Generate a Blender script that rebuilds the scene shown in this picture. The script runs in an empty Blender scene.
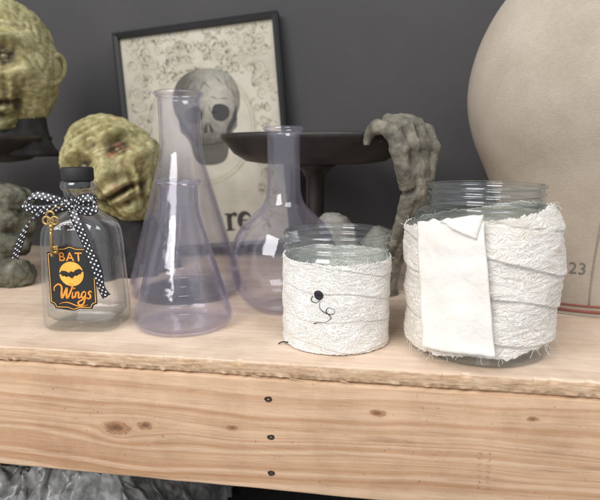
import bpy, bmesh, math, random
from mathutils import Vector, Matrix, Euler, noise as mn
random.seed(11)
C = 0.01
scene = bpy.context.scene
R = math.radians

# ------------------------------------------------------------------ nodes
class NT:
    def __init__(s, name):
        s.mat = bpy.data.materials.new(name); s.mat.use_nodes = True
        s.nt = s.mat.node_tree; s.nt.nodes.clear()
        s.out = s.nt.nodes.new('ShaderNodeOutputMaterial')
    def node(s, t): return s.nt.nodes.new(t)
    def set(s, inp, v):
        if v is None: return
        if hasattr(v, 'is_output'): s.nt.links.new(v, inp)
        else:
            if inp.type == 'RGBA' and len(v) == 3: v = (*v, 1)
            inp.default_value = v
    def bsdf(s, **k):
        b = s.node('ShaderNodeBsdfPrincipled')
        for kk, v in k.items(): s.set(b.inputs[kk.replace('_', ' ')], v)
        return b
    def surf(s, sh): s.nt.links.new(sh, s.out.inputs['Surface'])
    def coord(s, kind='Object', scale=100.0):
        t = s.node('ShaderNodeTexCoord')
        return s.vm('SCALE', t.outputs[kind], scale=scale)
    def vm(s, op, a, b=None, scale=None):
        n = s.node('ShaderNodeVectorMath'); n.operation = op
        s.set(n.inputs[0], a)
        if b is not None: s.set(n.inputs[1], b)
        if scale is not None: s.set(n.inputs['Scale'], scale)
        return n.outputs[0]
    def m(s, op, a, b=None, clamp=False):
        n = s.node('ShaderNodeMath'); n.operation = op; n.use_clamp = clamp
        s.set(n.inputs[0], a)
        if b is not None: s.set(n.inputs[1], b)
        return n.outputs[0]
    def sep(s, v):
        n = s.node('ShaderNodeSeparateXYZ'); s.set(n.inputs[0], v); return n.outputs
    def comb(s, x, y, z):
        n = s.node('ShaderNodeCombineXYZ')
        s.set(n.inputs[0], x); s.set(n.inputs[1], y); s.set(n.inputs[2], z); return n.outputs[0]
    def noise(s, vec, scale=1.0, detail=4.0, rough=0.5, dist=0.0):
        n = s.node('ShaderNodeTexNoise')
        s.set(n.inputs['Vector'], vec); n.inputs['Scale'].default_value = scale
        n.inputs['Detail'].default_value = detail; n.inputs['Roughness'].default_value = rough
        n.inputs['Distortion'].default_value = dist
        return n.outputs[0]
    def ramp(s, fac, stops):
        n = s.node('ShaderNodeValToRGB'); cr = n.color_ramp
        while len(cr.elements) < len(stops): cr.elements.new(0.5)
        for e, (p, c) in zip(cr.elements, stops):
            e.position = p
            e.color = (c, c, c, 1) if isinstance(c, (int, float)) else (*c, 1)
        s.set(n.inputs[0], fac); return n.outputs[0]
    def mix(s, fac, a, b, blend='MIX'):
        n = s.node('ShaderNodeMix'); n.data_type = 'RGBA'; n.blend_type = blend
        s.set(n.inputs[0], fac); s.set(n.inputs[6], a); s.set(n.inputs[7], b)
        return n.outputs[2]
    def bump(s, h, strength=0.5, dist=0.001):
        n = s.node('ShaderNodeBump'); n.inputs['Strength'].default_value = strength
        n.inputs['Distance'].default_value = dist; s.set(n.inputs['Height'], h)
        return n.outputs[0]

def mottled(name, stops, scale, rough=0.7, bscale=None, bstr=0.4, bdist=0.001, metallic=0.0, detail=5):
    t = NT(name); v = t.coord()
    f = t.noise(v, scale, detail, 0.6)
    col = t.ramp(f, stops)
    b = t.bsdf(Base_Color=col, Roughness=rough, Metallic=metallic)
    h = t.noise(v, bscale or scale * 4, 5, 0.6)
    t.set(b.inputs['Normal'], t.bump(h, bstr, bdist))
    t.surf(b.outputs[0]); return t.mat

def wood_mat(name, knots, axis_z=2, board=False):
    t = NT(name); v = t.coord(); x, y, z = t.sep(v)[:3]
    w = z if axis_z == 2 else y
    lo = t.noise(t.comb(t.m('MULTIPLY', x, 0.022), 0.0, t.m('MULTIPLY', w, 0.09)), 1.0, 3, 0.5)
    psi = t.m('ADD', w, t.m('MULTIPLY', lo, 5.0))
    kn = None
    for (kx, kz, a) in knots:
        dx = t.m('SUBTRACT', x, kx); dz = t.m('SUBTRACT', w, kz)
        d2 = t.m('ADD', t.m('MULTIPLY', t.m('MULTIPLY', dx, dx), 0.25), t.m('MULTIPLY', dz, dz))
        q = t.m('DIVIDE', t.m('MULTIPLY', dz, a * a * 2.2), t.m('ADD', d2, a * a * 0.35))
        psi = t.m('SUBTRACT', psi, q)
        k = t.m('DIVIDE', t.m('SQRT', d2), a)
        kn = k if kn is None else t.m('MINIMUM', kn, k)
    g = t.noise(t.comb(t.m('MULTIPLY', x, 0.008), 3.3, t.m('MULTIPLY', psi, 2.1 if not board else 0.8)), 1.0, 4, 0.6)
    rings = t.ramp(g, [(0.30, 0.0), (0.45, 0.35), (0.53, 0.8), (0.66, 1.0)])
    fib = t.noise(t.comb(t.m('MULTIPLY', x, 0.35), y, t.m('MULTIPLY', w, 16.0)), 1.0, 4, 0.65)
    if board:
        base = t.mix(rings, (0.69, 0.515, 0.375), (0.79, 0.625, 0.485))
    else:
        base = t.mix(rings, (0.45, 0.25, 0.13), (0.64, 0.44, 0.285))
    fr = t.ramp(fib, [(0.3, 0.72), (0.55, 1.0), (0.8, 1.08)])
    base = t.mix(0.7, base, fr, 'MULTIPLY')
    st = t.noise(v, 0.22, 5, 0.65)
    base = t.mix(1.0, base, t.ramp(st, [(0.3, (0.82, 0.78, 0.75)), (0.55, (1, 1, 1)), (0.75, (1.05, 1.05, 1.06))]), 'MULTIPLY')
    mk = t.noise(t.comb(t.m('MULTIPLY', x, 0.10), y if axis_z == 2 else z, t.m('MULTIPLY', w, 1.6)), 1.0, 5, 0.75)
    base = t.mix(1.0, base, t.ramp(mk, [(0.28, (0.72, 0.64, 0.58)), (0.42, (1, 1, 1)), (0.7, (1.04, 1.04, 1.04))]), 'MULTIPLY')
    spk = t.noise(v, 3.2, 3, 0.7)
    base = t.mix(1.0, base, t.ramp(spk, [(0.27, (0.62, 0.5, 0.42)), (0.34, (1, 1, 1))]), 'MULTIPLY')
    if board:
        edge = t.m('LESS_THAN', z, -0.12)
        ply = t.noise(t.comb(t.m('MULTIPLY', x, 0.5), 0, t.m('MULTIPLY', z, 5.0)), 1.0, 5, 0.75)
        base = t.mix(edge, base, t.ramp(ply, [(0.3, (0.28, 0.16, 0.085)), (0.48, (0.54, 0.36, 0.22)), (0.7, (0.72, 0.55, 0.39))]))
        fib = t.m('ADD', fib, t.m('MULTIPLY', t.m('MULTIPLY', edge, ply), 3.0))
    if kn is not None:
        kw = t.m('ADD', kn, t.m('MULTIPLY', t.m('SUBTRACT', t.noise(v, 2.5, 4, 0.6), 0.5), 1.6))
        kc = t.ramp(t.m('MULTIPLY', kw, 0.4), [(0.0, (0.08, 0.035, 0.016)), (0.22, (0.22, 0.095, 0.04)), (0.36, (0.36, 0.175, 0.075)), (0.43, (0.16, 0.07, 0.035)), (0.5, (0.46, 0.25, 0.13))])
        km = t.ramp(t.m('MULTIPLY', kw, 0.4), [(0.32, 0.9), (0.66, 0.0)])
        base = t.mix(km, base, kc)
    b = t.bsdf(Base_Color=base, Roughness=0.62)
    h = t.m('ADD', t.m('MULTIPLY', fib, 0.6), t.m('MULTIPLY', g, 0.5))
    t.set(b.inputs['Normal'], t.bump(h, 0.4, 0.0008))
    t.surf(b.outputs[0]); return t.mat

def thin_glass(name, centre, edge, haze=0.05, hazecol=(0.6, 0.58, 0.72), refl=1.0):
    t = NT(name)
    lw = t.node('ShaderNodeLayerWeight'); lw.inputs['Blend'].default_value = 0.5
    f = lw.outputs['Facing']
    fac = t.ramp(f, [(0.4, 0.0), (0.8, 0.30), (1.0, 1.0)])
    col = t.mix(fac, centre, edge)
    tr = t.node('ShaderNodeBsdfTransparent'); t.set(tr.inputs[0], col)
    di = t.node('ShaderNodeBsdfDiffuse'); t.set(di.inputs[0], hazecol)
    tl = t.node('ShaderNodeBsdfTranslucent'); t.set(tl.inputs[0], hazecol)
    ad = t.node('ShaderNodeMixShader'); ad.inputs[0].default_value = 0.4
    t.nt.links.new(di.outputs[0], ad.inputs[1]); t.nt.links.new(tl.outputs[0], ad.inputs[2])
    gl = t.node('ShaderNodeBsdfGlossy'); gl.inputs['Roughness'].default_value = 0.05
    t.set(gl.inputs[0], (0.95, 0.95, 1.0))
    wob = t.noise(t.coord(), 0.6, 2, 0.5)
    t.set(gl.inputs['Normal'], t.bump(wob, 0.3, 0.002))
    sch = t.m('ADD', t.m('MULTIPLY', t.m('POWER', f, 4.0), 0.75), 0.05)
    m1 = t.node('ShaderNodeMixShader')
    t.set(m1.inputs[0], t.m('ADD', t.m('MULTIPLY', fac, haze * 6), haze, clamp=True))
    t.nt.links.new(tr.outputs[0], m1.inputs[1]); t.nt.links.new(ad.outputs[0], m1.inputs[2])
    m2 = t.node('ShaderNodeMixShader')
    t.set(m2.inputs[0], t.m('MULTIPLY', sch, refl, clamp=True))
    t.nt.links.new(m1.outputs[0], m2.inputs[1]); t.nt.links.new(gl.outputs[0], m2.inputs[2])
    t.surf(m2.outputs[0]); return t.mat

def plain(name, col, rough=0.6, metallic=0.0, var=0.12, scale=2.0):
    t = NT(name)
    n = t.noise(t.coord(), scale, 4, 0.6)
    lo = tuple(c * (1 - var) for c in col); hi = tuple(min(1, c * (1 + var)) for c in col)
    b = t.bsdf(Base_Color=t.ramp(n, [(0.3, lo), (0.7, hi)]), Roughness=rough, Metallic=metallic)
    t.surf(b.outputs[0]); return t.mat

def gauze_mat(name, col):
    t = NT(name); v = t.coord()
    uv = t.node('ShaderNodeTexCoord').outputs['UV']
    a, b_, _ = t.sep(uv)[:3]
    wv = t.m('MULTIPLY', t.m('SUBTRACT', t.noise(v, 0.55, 3, 0.5), 0.5), 2.6)
    wv2 = t.m('MULTIPLY', t.m('SUBTRACT', t.noise(t.vm('ADD', v, (31.0, 7.0, 5.0)), 0.5, 3, 0.5), 0.5), 2.6)
    s1 = t.m('SINE', t.m('MULTIPLY', t.m('ADD', a, wv), 33.0))
    s2 = t.m('SINE', t.m('MULTIPLY', t.m('ADD', b_, wv2), 36.0))
    weave = t.m('MAXIMUM', s1, s2)
    cr = t.noise(v, 9.0, 6, 0.75, 0.8)
    crease = t.noise(t.comb(t.m('MULTIPLY', t.m('ADD', a, wv), 0.5), 2.0, t.m('MULTIPLY', t.m('ADD', b_, wv2), 2.8)), 1.0, 5, 0.62)
    h = t.m('ADD', t.m('MULTIPLY', weave, 0.30), t.m('MULTIPLY', cr, 0.35))
    h = t.m('ADD', h, t.m('MULTIPLY', crease, 1.8))
    gap = t.ramp(weave, [(0.0, 0.0), (0.5, 1.0)])
    lowc = tuple(c * 0.84 * k for c, k in zip(col, (1, .975, .93)))
    shade = t.mix(gap, lowc, col)
    shade = t.mix(0.5, shade, t.ramp(cr, [(0.3, 0.88), (0.5, 1.0), (0.75, 1.03)]), 'MULTIPLY')
    shade = t.mix(1.0, shade, t.ramp(crease, [(0.3, (0.86, 0.84, 0.81)), (0.46, (1, 1, 1))]), 'MULTIPLY')
    big = t.ramp(t.noise(v, 0.5, 4, 0.6), [(0.3, (0.92, 0.895, 0.86)), (0.6, (1, 1, 1))])
    c2 = t.mix(1.0, shade, big, 'MULTIPLY')
    b = t.bsdf(Base_Color=c2, Roughness=0.95)
    t.set(b.inputs['Normal'], t.bump(h, 0.75, 0.0009))
    t.surf(b.outputs[0]); return t.mat

# ------------------------------------------------------------------ mesh helpers
def mesh_obj(name, verts, faces, mat, parent=None, loc=(0, 0, 0), rot=None, smooth=True, uvs=None, recalc=True):
    me = bpy.data.meshes.new(name)
    me.from_pydata([(v[0] * C, v[1] * C, v[2] * C) for v in verts], [], faces)
    if uvs is not None:
        ul = me.uv_layers.new(name='UVMap')
        for l in me.loops: ul.data[l.index].uv = uvs[l.vertex_index]
    if recalc:
        bm = bmesh.new(); bm.from_mesh(me)
        bmesh.ops.recalc_face_normals(bm, faces=bm.faces); bm.to_mesh(me); bm.free()
    me.materials.append(mat)
    for p in me.polygons: p.use_smooth = smooth
    ob = bpy.data.objects.new(name, me); scene.collection.objects.link(ob)
    ob.location = [c * C for c in loc]
    if rot: ob.rotation_euler = rot
    if parent: ob.parent = parent
    return ob

def thing(name, loc, label, category, rot=(0, 0, 0), **k):
    e = bpy.data.objects.new(name, None); e.empty_display_size = 0.02
    scene.collection.objects.link(e); e.location = [c * C for c in loc]; e.rotation_euler = rot
    e['label'] = label; e['category'] = category
    for a, b in k.items(): e[a] = b
    return e

def tag(o, label, category, **k):
    o['label'] = label; o['category'] = category
    for a, b in k.items(): o[a] = b

def cat(pts, n=4):
    out = []
    P = [Vector(p) for p in pts]
    for i in range(len(P) - 1):
        p0 = P[max(i - 1, 0)]; p1 = P[i]; p2 = P[i + 1]; p3 = P[min(i + 2, len(P) - 1)]
        for k in range(n):
            t = k / n
            out.append(0.5 * ((2 * p1) + (-p0 + p2) * t + (2 * p0 - 5 * p1 + 4 * p2 - p3) * t * t + (-p0 + 3 * p1 - 3 * p2 + p3) * t ** 3))
    out.append(P[-1]); return out

def lathe(prof, seg=96, fn=None):
    V, F, rings = [], [], []
    for (r, z) in prof:
        if r < 1e-4:
            V.append((0, 0, z)); rings.append([len(V) - 1])
        else:
            ring = []
            for j in range(seg):
                a = 2 * math.pi * j / seg
                rr, zz = (r, z) if fn is None else fn(r, z, a)
                V.append((rr * math.cos(a), rr * math.sin(a), zz)); ring.append(len(V) - 1)
            rings.append(ring)
    for A, B in zip(rings, rings[1:]):
        if len(A) == 1 and len(B) == 1: continue
        for j in range(seg):
            k = (j + 1) % seg
            if len(A) == 1: F.append((A[0], B[j], B[k]))
            elif len(B) == 1: F.append((A[j], A[k], B[0]))
            else: F.append((A[j], A[k], B[k], B[j]))
    return V, F

def vessel(outer, t, floor, n=4):
    o = [tuple(p) for p in cat([(r, z, 0) for r, z in outer], n)]
    o = [(max(0, p[0]), p[1]) for p in o]
    o[0] = (0, o[0][1])
    inner = []
    for (r, z) in reversed(o):
        if z < floor: continue
        inner.append((max(0.02, r - t), z))
    rr = inner[-1][0]
    inner += [(rr * 0.97, floor - 0.0), (rr * 0.9, floor - 0.15), (rr * 0.6, floor - 0.18), (0, floor - 0.18)]
    top = o[-1]
    return o + [(top[0] - t * 0.5, top[1] + 0.06)] + inner

def tube(pts, rad, seg=10, cap=True):
    P = [Vector(p) for p in pts]; n = len(P)
    if not hasattr(rad, '__len__'): rad = [rad] * n
    V, F = [], []
    up = None
    for i in range(n):
        t = (P[min(i + 1, n - 1)] - P[max(i - 1, 0)])
        t = t.normalized() if t.length > 1e-9 else Vector((0, 0, 1))
        if up is None:
            up = Vector((0, 0, 1)) if abs(t.z) < 0.9 else Vector((1, 0, 0))
        s = t.cross(up).normalized(); up = s.cross(t).normalized()
        for j in range(seg):
            a = 2 * math.pi * j / seg
            V.append(P[i] + (s * math.cos(a) + up * math.sin(a)) * rad[i])
    for i in range(n - 1):
        for j in range(seg):
            k = (j + 1) % seg
            F.append((i * seg + j, i * seg + k, (i + 1) * seg + k, (i + 1) * seg + j))
    if cap:
        F.append(tuple(range(seg))[::-1]); F.append(tuple((n - 1) * seg + j for j in range(seg)))
    return V, F

def join(parts):
    V, F = [], []
    for v, f in parts:
        o = len(V); V += list(v); F += [tuple(i + o for i in q) for q in f]
    return V, F

def ball(c, r, seg=16, ring=10, sc=(1, 1, 1)):
    V, F = lathe([(0, -1)] + [(math.cos(a), math.sin(a)) for a in [(-90 + 180 * k / ring) * math.pi / 180 for k in range(1, ring)]] + [(0, 1)], seg)
    return [(c[0] + v[0] * r * sc[0], c[1] + v[1] * r * sc[1], c[2] + v[2] * r * sc[2]) for v in V], F

def rbox(x0, x1, y0, y1, z0, z1, b=0.1):
    me = bmesh.new()
    bmesh.ops.create_cube(me, size=1)
    for v in me.verts:
        v.co = Vector((x0 + (v.co.x + .5) * (x1 - x0), y0 + (v.co.y + .5) * (y1 - y0), z0 + (v.co.z + .5) * (z1 - z0)))
    bmesh.ops.bevel(me, geom=list(me.edges), offset=b, segments=2, affect='EDGES')
    me.verts.index_update()
    V = [tuple(v.co) for v in me.verts]; F = [tuple(v.index for v in f.verts) for f in me.faces]
    me.free(); return V, F

def text2d(s, size, shear=0.0, bold=0.0, space=1.0):
    cu = bpy.data.curves.new('t', 'FONT'); cu.body = s; cu.size = size; cu.shear = shear
    cu.align_x = 'CENTER'; cu.align_y = 'CENTER'; cu.offset = bold; cu.space_character = space
    ob = bpy.data.objects.new('t', cu); scene.collection.objects.link(ob)
    dg = bpy.context.evaluated_depsgraph_get()
    me = bpy.data.meshes.new_from_object(ob.evaluated_get(dg))
    bm = bmesh.new(); bm.from_mesh(me)
    bmesh.ops.triangulate(bm, faces=bm.faces)
    bm.verts.index_update()
    V = [(v.co.x, v.co.y) for v in bm.verts]; F = [tuple(v.index for v in f.verts) for f in bm.faces]
    bm.free(); bpy.data.objects.remove(ob); bpy.data.meshes.remove(me); bpy.data.curves.remove(cu)
    return V, F

def fan(pts2, c=None):
    if c is None:
        c = (sum(p[0] for p in pts2) / len(pts2), sum(p[1] for p in pts2) / len(pts2))
    V = [c] + list(pts2); n = len(pts2)
    return V, [(0, 1 + i, 1 + (i + 1) % n) for i in range(n)]

def strip2(pts, w):
    V, F = [], []
    n = len(pts)
    for i, p in enumerate(pts):
        a = Vector(pts[max(i - 1, 0)]); b = Vector(pts[min(i + 1, n - 1)])
        t = (b - a); t = t.normalized() if t.length > 1e-9 else Vector((1, 0))
        ww = w(i / (n - 1)) if callable(w) else w
        q = Vector((-t.y, t.x)) * ww / 2
        V += [(p[0] + q.x, p[1] + q.y), (p[0] - q.x, p[1] - q.y)]
    for i in range(n - 1): F.append((2 * i, 2 * i + 1, 2 * i + 3, 2 * i + 2))
    return V, F
def smooth2(pts, n=6): return [tuple(p[:2]) for p in cat([(x, z, 0) for x, z in pts], n)]

# ------------------------------------------------------------------ materials
KN = [(-19.2, -6.1, 0.45), (-16.9, -5.7, 0.28), (-10.1, -5.3, 0.18), (0.4, -3.3, 0.22), (10.6, -2.9, 0.16), (-33.5, -3.2, 0.3)]
m_beam = wood_mat('pine_beam', KN)
m_board = wood_mat('pale_plywood', [], axis_z=1, board=True)
m_wall = mottled('charcoal_wall', [(0.3, (0.048, 0.046, 0.048)), (0.7, (0.060, 0.057, 0.059))], 0.06, 0.8, 3.0, 0.25, 0.001)
m_flask = thin_glass('lilac_clear_plastic', (0.982, 0.978, 0.992), (0.66, 0.645, 0.81), 0.026, (0.80, 0.79, 0.93), 0.95)
m_jarglass = thin_glass('green_tinted_glass', (0.97, 0.98, 0.973), (0.46, 0.56, 0.52), 0.018, (0.7, 0.76, 0.72), 1.05)
m_bottleglass = thin_glass('clear_bottle_glass', (0.975, 0.98, 0.973), (0.45, 0.51, 0.48), 0.018, (0.72, 0.75, 0.72), 1.1)
m_gauze1 = gauze_mat('white_gauze', (0.90, 0.88, 0.845))
m_gauze2 = gauze_mat('cream_gauze', (0.88, 0.845, 0.79))
m_thread = plain('thread_fibre', (0.82, 0.79, 0.74), 0.95)
m_ink = plain('black_ink', (0.012, 0.014, 0.02), 0.6)
m_black = plain('black_cork', (0.014, 0.013, 0.013), 0.65)
m_plate = mottled('dark_enamel', [(0.3, (0.018, 0.014, 0.013)), (0.7, (0.034, 0.028, 0.026))], 0.5, 0.42, 3, 0.2, 0.0005)
m_stone = mottled('weathered_bone', [(0.25, (0.06, 0.054, 0.042)), (0.5, (0.17, 0.155, 0.12)), (0.72, (0.30, 0.275, 0.215))], 0.8, 0.85, 3.0, 0.7, 0.0015)
m_pale = mottled('pale_stone', [(0.25, (0.14, 0.13, 0.11)), (0.5, (0.27, 0.255, 0.22)), (0.75, (0.42, 0.40, 0.35))], 0.6, 0.85, 3.0, 0.5, 0.0015)
m_dstone = mottled('mossy_dark_stone', [(0.25, (0.03, 0.027, 0.02)), (0.42, (0.08, 0.078, 0.055)), (0.56, (0.15, 0.145, 0.10)), (0.75, (0.27, 0.26, 0.22))], 0.6, 0.85, 3.5, 0.9, 0.002)
m_cloth = mottled('black_cloth', [(0.3, (0.012, 0.011, 0.012)), (0.7, (0.03, 0.027, 0.027))], 1.0, 0.95, 8, 0.3)
m_gold = plain('antique_brass', (0.42, 0.29, 0.12), 0.42, 1.0, 0.4, 6)
m_frame = plain('black_frame', (0.012, 0.012, 0.013), 0.4)
m_paper = mottled('aged_paper', [(0.25, (0.35, 0.315, 0.25)), (0.5, (0.48, 0.44, 0.36)), (0.75, (0.56, 0.52, 0.435))], 0.18, 0.7, 4, 0.05)
m_scroll = plain('scroll_ink', (0.40, 0.355, 0.275), 0.75, 0, .2, .6)
m_dkink = plain('dark_print_ink', (0.035, 0.032, 0.03), 0.7)
m_orange = plain('orange_print', (0.85, 0.30, 0.03), 0.5)
m_lorange = plain('amber_print', (0.88, 0.43, 0.06), 0.5)
m_label = plain('black_label', (0.015, 0.014, 0.014), 0.5)
m_red = plain('rusty_red_cord', (0.30, 0.085, 0.06), 0.6)
m_hole = plain('rusty_hole', (0.03, 0.018, 0.012), 0.8)

def skull_mat(cx, cz):
    t = NT('skull_ink'); v = t.coord(); x, y, z = t.sep(v)[:3]
    dx = t.m('DIVIDE', t.m('SUBTRACT', x, cx + 1.4), 4.4); dz = t.m('DIVIDE', t.m('SUBTRACT', z, cz + 2.0), 6.4)
    d = t.m('SQRT', t.m('ADD', t.m('MULTIPLY', dx, dx), t.m('MULTIPLY', dz, dz)))
    d = t.m('ADD', d, t.m('MULTIPLY', t.m('SUBTRACT', t.noise(v, 0.9, 6, .7), 0.5), 1.0))
    c = t.ramp(d, [(0.05, (0.42, 0.39, 0.33)), (0.4, (0.31, 0.29, 0.245)), (0.75, (0.17, 0.157, 0.132)), (1.0, (0.09, 0.083, 0.07))])
    b = t.bsdf(Base_Color=c, Roughness=.75); t.surf(b.outputs[0]); return t.mat

def skin_mat(name, r0, k=1.0):
    t = NT(name); v = t.coord()
    n1 = t.noise(v, 0.45, 6, 0.65, 0.4); n2 = t.noise(v, 1.8, 6, 0.7, 0.5)
    sc = lambda c: tuple(q * k for q in c)
    c = t.ramp(n1, [(0.25, sc((0.31, 0.28, 0.13))), (0.45, sc((0.48, 0.44, 0.21))), (0.6, sc((0.61, 0.55, 0.30))), (0.78, sc((0.68, 0.60, 0.38)))])
    c = t.mix(1.0, c, t.ramp(n2, [(0.3, (0.55, 0.50, 0.40)), (0.5, (1, 1, 1))]), 'MULTIPLY')
    at = t.node('ShaderNodeAttribute'); at.attribute_name = 'crease_shade'
    c = t.mix(1.0, c, t.ramp(at.outputs['Fac'], [(0.28, (0.13, 0.11, 0.08)), (0.42, (0.58, 0.53, 0.42)), (0.51, (1, 1, 1))]), 'MULTIPLY')  # occlusion shade painted into the skin colour along sockets, mouth and wrinkles
    rd = t.ramp(t.noise(t.vm('ADD', v, (7.7, 3.1, 1.0)), 0.30, 4, 0.6), [(r0, 0.0), (r0 + .08, 0.55)])
    c = t.mix(rd, c, (0.42, 0.14, 0.09))
    b = t.bsdf(Base_Color=c, Roughness=0.55)
    t.set(b.inputs['Normal'], t.bump(t.noise(v, 2.6, 7, 0.7, 0.6), 0.6, 0.002))
    t.surf(b.outputs[0]); return t.mat
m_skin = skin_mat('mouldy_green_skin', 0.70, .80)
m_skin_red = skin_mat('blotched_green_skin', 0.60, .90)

def canvas_mat():
    t = NT('linen_canvas'); v = t.coord(); x, y, z = t.sep(v)[:3]
    n = t.noise(v, 0.15, 5, 0.6)
    c = t.ramp(n, [(0.3, (0.38, 0.32, 0.25)), (0.55, (0.48, 0.41, 0.33)), (0.75, (0.53, 0.46, 0.38))])
    fine = t.noise(t.comb(t.m('MULTIPLY', x, 3), t.m('MULTIPLY', y, 3), t.m('MULTIPLY', z, 14)), 1.0, 4, 0.7)
    c = t.mix(1.0, c, t.ramp(fine, [(0.3, (0.84, 0.83, 0.82)), (0.6, (1, 1, 1))]), 'MULTIPLY')
    b = t.bsdf(Base_Color=c, Roughness=0.9)
    t.set(b.inputs['Normal'], t.bump(fine, 0.4, 0.0006))
    t.surf(b.outputs[0]); return t.mat
m_canvas = canvas_mat()

def dots_mat():
    t = NT('polka_dot_ribbon'); uv = t.node('ShaderNodeTexCoord').outputs['UV']
    u, w, _ = t.sep(uv)[:3]
    def layer(ou, ow):
        a = t.m('SUBTRACT', t.m('FRACT', t.m('ADD', t.m('DIVIDE', u, 0.44), ou)), 0.5)
        b = t.m('SUBTRACT', t.m('FRACT', t.m('ADD', t.m('DIVIDE', w, 0.44), ow)), 0.5)
        return t.m('SQRT', t.m('ADD', t.m('MULTIPLY', a, a), t.m('MULTIPLY', b, b)))
    d = t.m('MINIMUM', layer(0.0, 0.5), layer(0.5, 0.0))
    f = t.m('LESS_THAN', d, 0.165)
    b = t.bsdf(Base_Color=t.mix(f, (0.014, 0.014, 0.018), (0.82, 0.82, 0.84)), Roughness=0.4)
    t.surf(b.outputs[0]); return t.mat
m_dots = dots_mat()

def satin_mat():
    t = NT('ivory_cotton'); v = t.coord()
    n = t.noise(v, 0.5, 5, 0.65)
    b = t.bsdf(Base_Color=t.ramp(n, [(0.3, (0.77, 0.725, 0.66)), (0.7, (0.84, 0.815, 0.77))]), Roughness=0.85)
    h = t.m('ADD', t.m('MULTIPLY', t.noise(v, 22, 3, .6), .12), t.noise(v, 0.9, 4, .55))
    t.set(b.inputs['Normal'], t.bump(h, 0.5, 0.003))
    t.surf(b.outputs[0]); return t.mat
m_satin = satin_mat()

# ------------------------------------------------------------------ wall + shelf
V, F = rbox(-130, 90, 73, 76, -70, 90, 0.2)
o = mesh_obj('wall', V, F, m_wall, smooth=False)
tag(o, 'dark charcoal painted wall behind the shelf', 'wall')

shelf = thing('wooden_shelf', (0, 0, 0), 'rough pine shelf with pale plywood top and knotty front beam', 'shelf')
X0, X1, NX = -80.0, 55.0, 1400
Vb, Fb = [], []
for i in range(NX + 1):
    x = X0 + (X1 - X0) * i / NX
    n1 = mn.noise(Vector((x * 0.35, 1.3, 0))); n2 = mn.noise(Vector((x * 2.6, 9.3, 0))); n3 = mn.noise(Vector((x * 1.3, 4.3, 2))); n4 = mn.noise(Vector((x * 5.5, 2, 2)))
    chip = max(0, mn.noise(Vector((x * 0.9, 22.0, 5))) - 0.22) * 0.9 + max(0, mn.noise(Vector((x * 3.1, 12.0, 5))) - 0.3) * 0.3
    ye = 33.75 + 0.07 * n1 + 0.03 * n2
    sec = [(72.9, 0), (50, 0), (ye + 0.35 + chip, 0.0), (ye + 0.10 + chip, -0.01), (ye + 0.02 + chip * .8, -0.06 - chip * .15),
           (ye + 0.03 * n2 + chip * .2, -0.22 - .3 * chip), (ye + 0.05 * n3 + .03 * n4, -0.5), (ye + 0.04 + 0.06 * n3 - .04 * n4, -0.8), (ye + 0.10 + 0.12 * n2, -1.02 + .1 * n2), (ye + 0.30, -1.2), (50, -1.2), (72.9, -1.2)]
    for (y, z) in sec: Vb.append((x, y, z))
ns = 12
for i in range(NX):
    for k in range(ns):
        l = (k + 1) % ns
        Fb.append((i * ns + k, i * ns + l, (i + 1) * ns + l, (i + 1) * ns + k))
Fb.append(tuple(range(ns))); Fb.append(tuple(NX * ns + k for k in range(ns)))
mesh_obj('top_board', Vb, Fb, m_board, shelf, smooth=False)
rnd = random.Random(9); sp_ = []
for k in range(26):
    x = rnd.uniform(-40, 28); L = rnd.uniform(.3, 1.3); z = rnd.uniform(-1.15, -.5)
    sp_.append(tube([(x, 33.80, z), (x + L * .5, 33.70, z - .02), (x + L, 33.62 + rnd.uniform(-.04, .05), z - rnd.uniform(.0, .15))], [.05, .035, .008], 5))
V, F = join(sp_); o = mesh_obj('splinters', V, F, m_board, shelf); o['kind'] = 'stuff'
Vb, Fb = [], []
def rr_section(y0, y1, z0, z1, r, n=5):
    S = []
    for cx, cz, a0 in ((y0 + r, z1 - r, 90), (y0 + r, z0 + r, 180), (y1 - r, z0 + r, 270), (y1 - r, z1 - r, 0)):
        for k in range(n + 1):
            a = R(a0 + 90 * k / n); S.append((cx + r * math.cos(a), cz + r * math.sin(a)))
    return S
S = rr_section(33.85, 37.6, -10.2, -1.27, 0.28); ns = len(S)
NB = 300
for i in range(NB + 1):
    x = X0 + (X1 - X0) * i / NB
    for (y, z) in S:
        Vb.append((x, y + 0.04 * mn.noise(Vector((x * 0.3, z * 0.7, 3))), z + 0.05 * mn.noise(Vector((x * 0.25, y * .3, 8)))))
for i in range(NB):
    for k in range(ns):
        l = (k + 1) % ns
        Fb.append((i * ns + k, i * ns + l, (i + 1) * ns + l, (i + 1) * ns + k))
Fb.append(tuple(range(ns))); Fb.append(tuple(NB * ns + k for k in range(ns)))
mesh_obj('front_beam', Vb, Fb, m_beam, shelf)
for q, (x, z) in enumerate(((-7.35, -2.85), (-7.2, -5.8), (-7.2, -8.7))):
    V, F = lathe([(0, -0.02), (0.10, -0.01), (0.17, 0.03), (0.22, 0.03), (0.26, -0.06), (0, -0.06)], 32,
                 lambda r, zz, a: (r * (1 + .22 * mn.noise(Vector((math.cos(a) * 1.2, math.sin(a) * 1.2, q * 3.3)))), zz))
    mesh_obj('screw', [(v[0] * 1.25, v[1] * .85, v[2]) for v in V], F, m_hole, shelf, (x, 33.84, z), (R(90), 0, 0))
rnd = random.Random(21); sm = []
for c_ in range(2):
    for r_ in range(7):
        bx, bz = 7.45 + c_ * 0.62, -8.3 + r_ * 0.43
        for s_ in range(2):
            a = rnd.choice([0, math.pi / 2, .8, -.8]); ox, oz = rnd.uniform(-.08, .08), rnd.uniform(-.06, .06)
            sm.append(strip2([(bx + ox - .14 * math.cos(a), bz + oz - .14 * math.sin(a)), (bx + ox + .14 * math.cos(a), bz + oz + .14 * math.sin(a))], .045))
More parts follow.
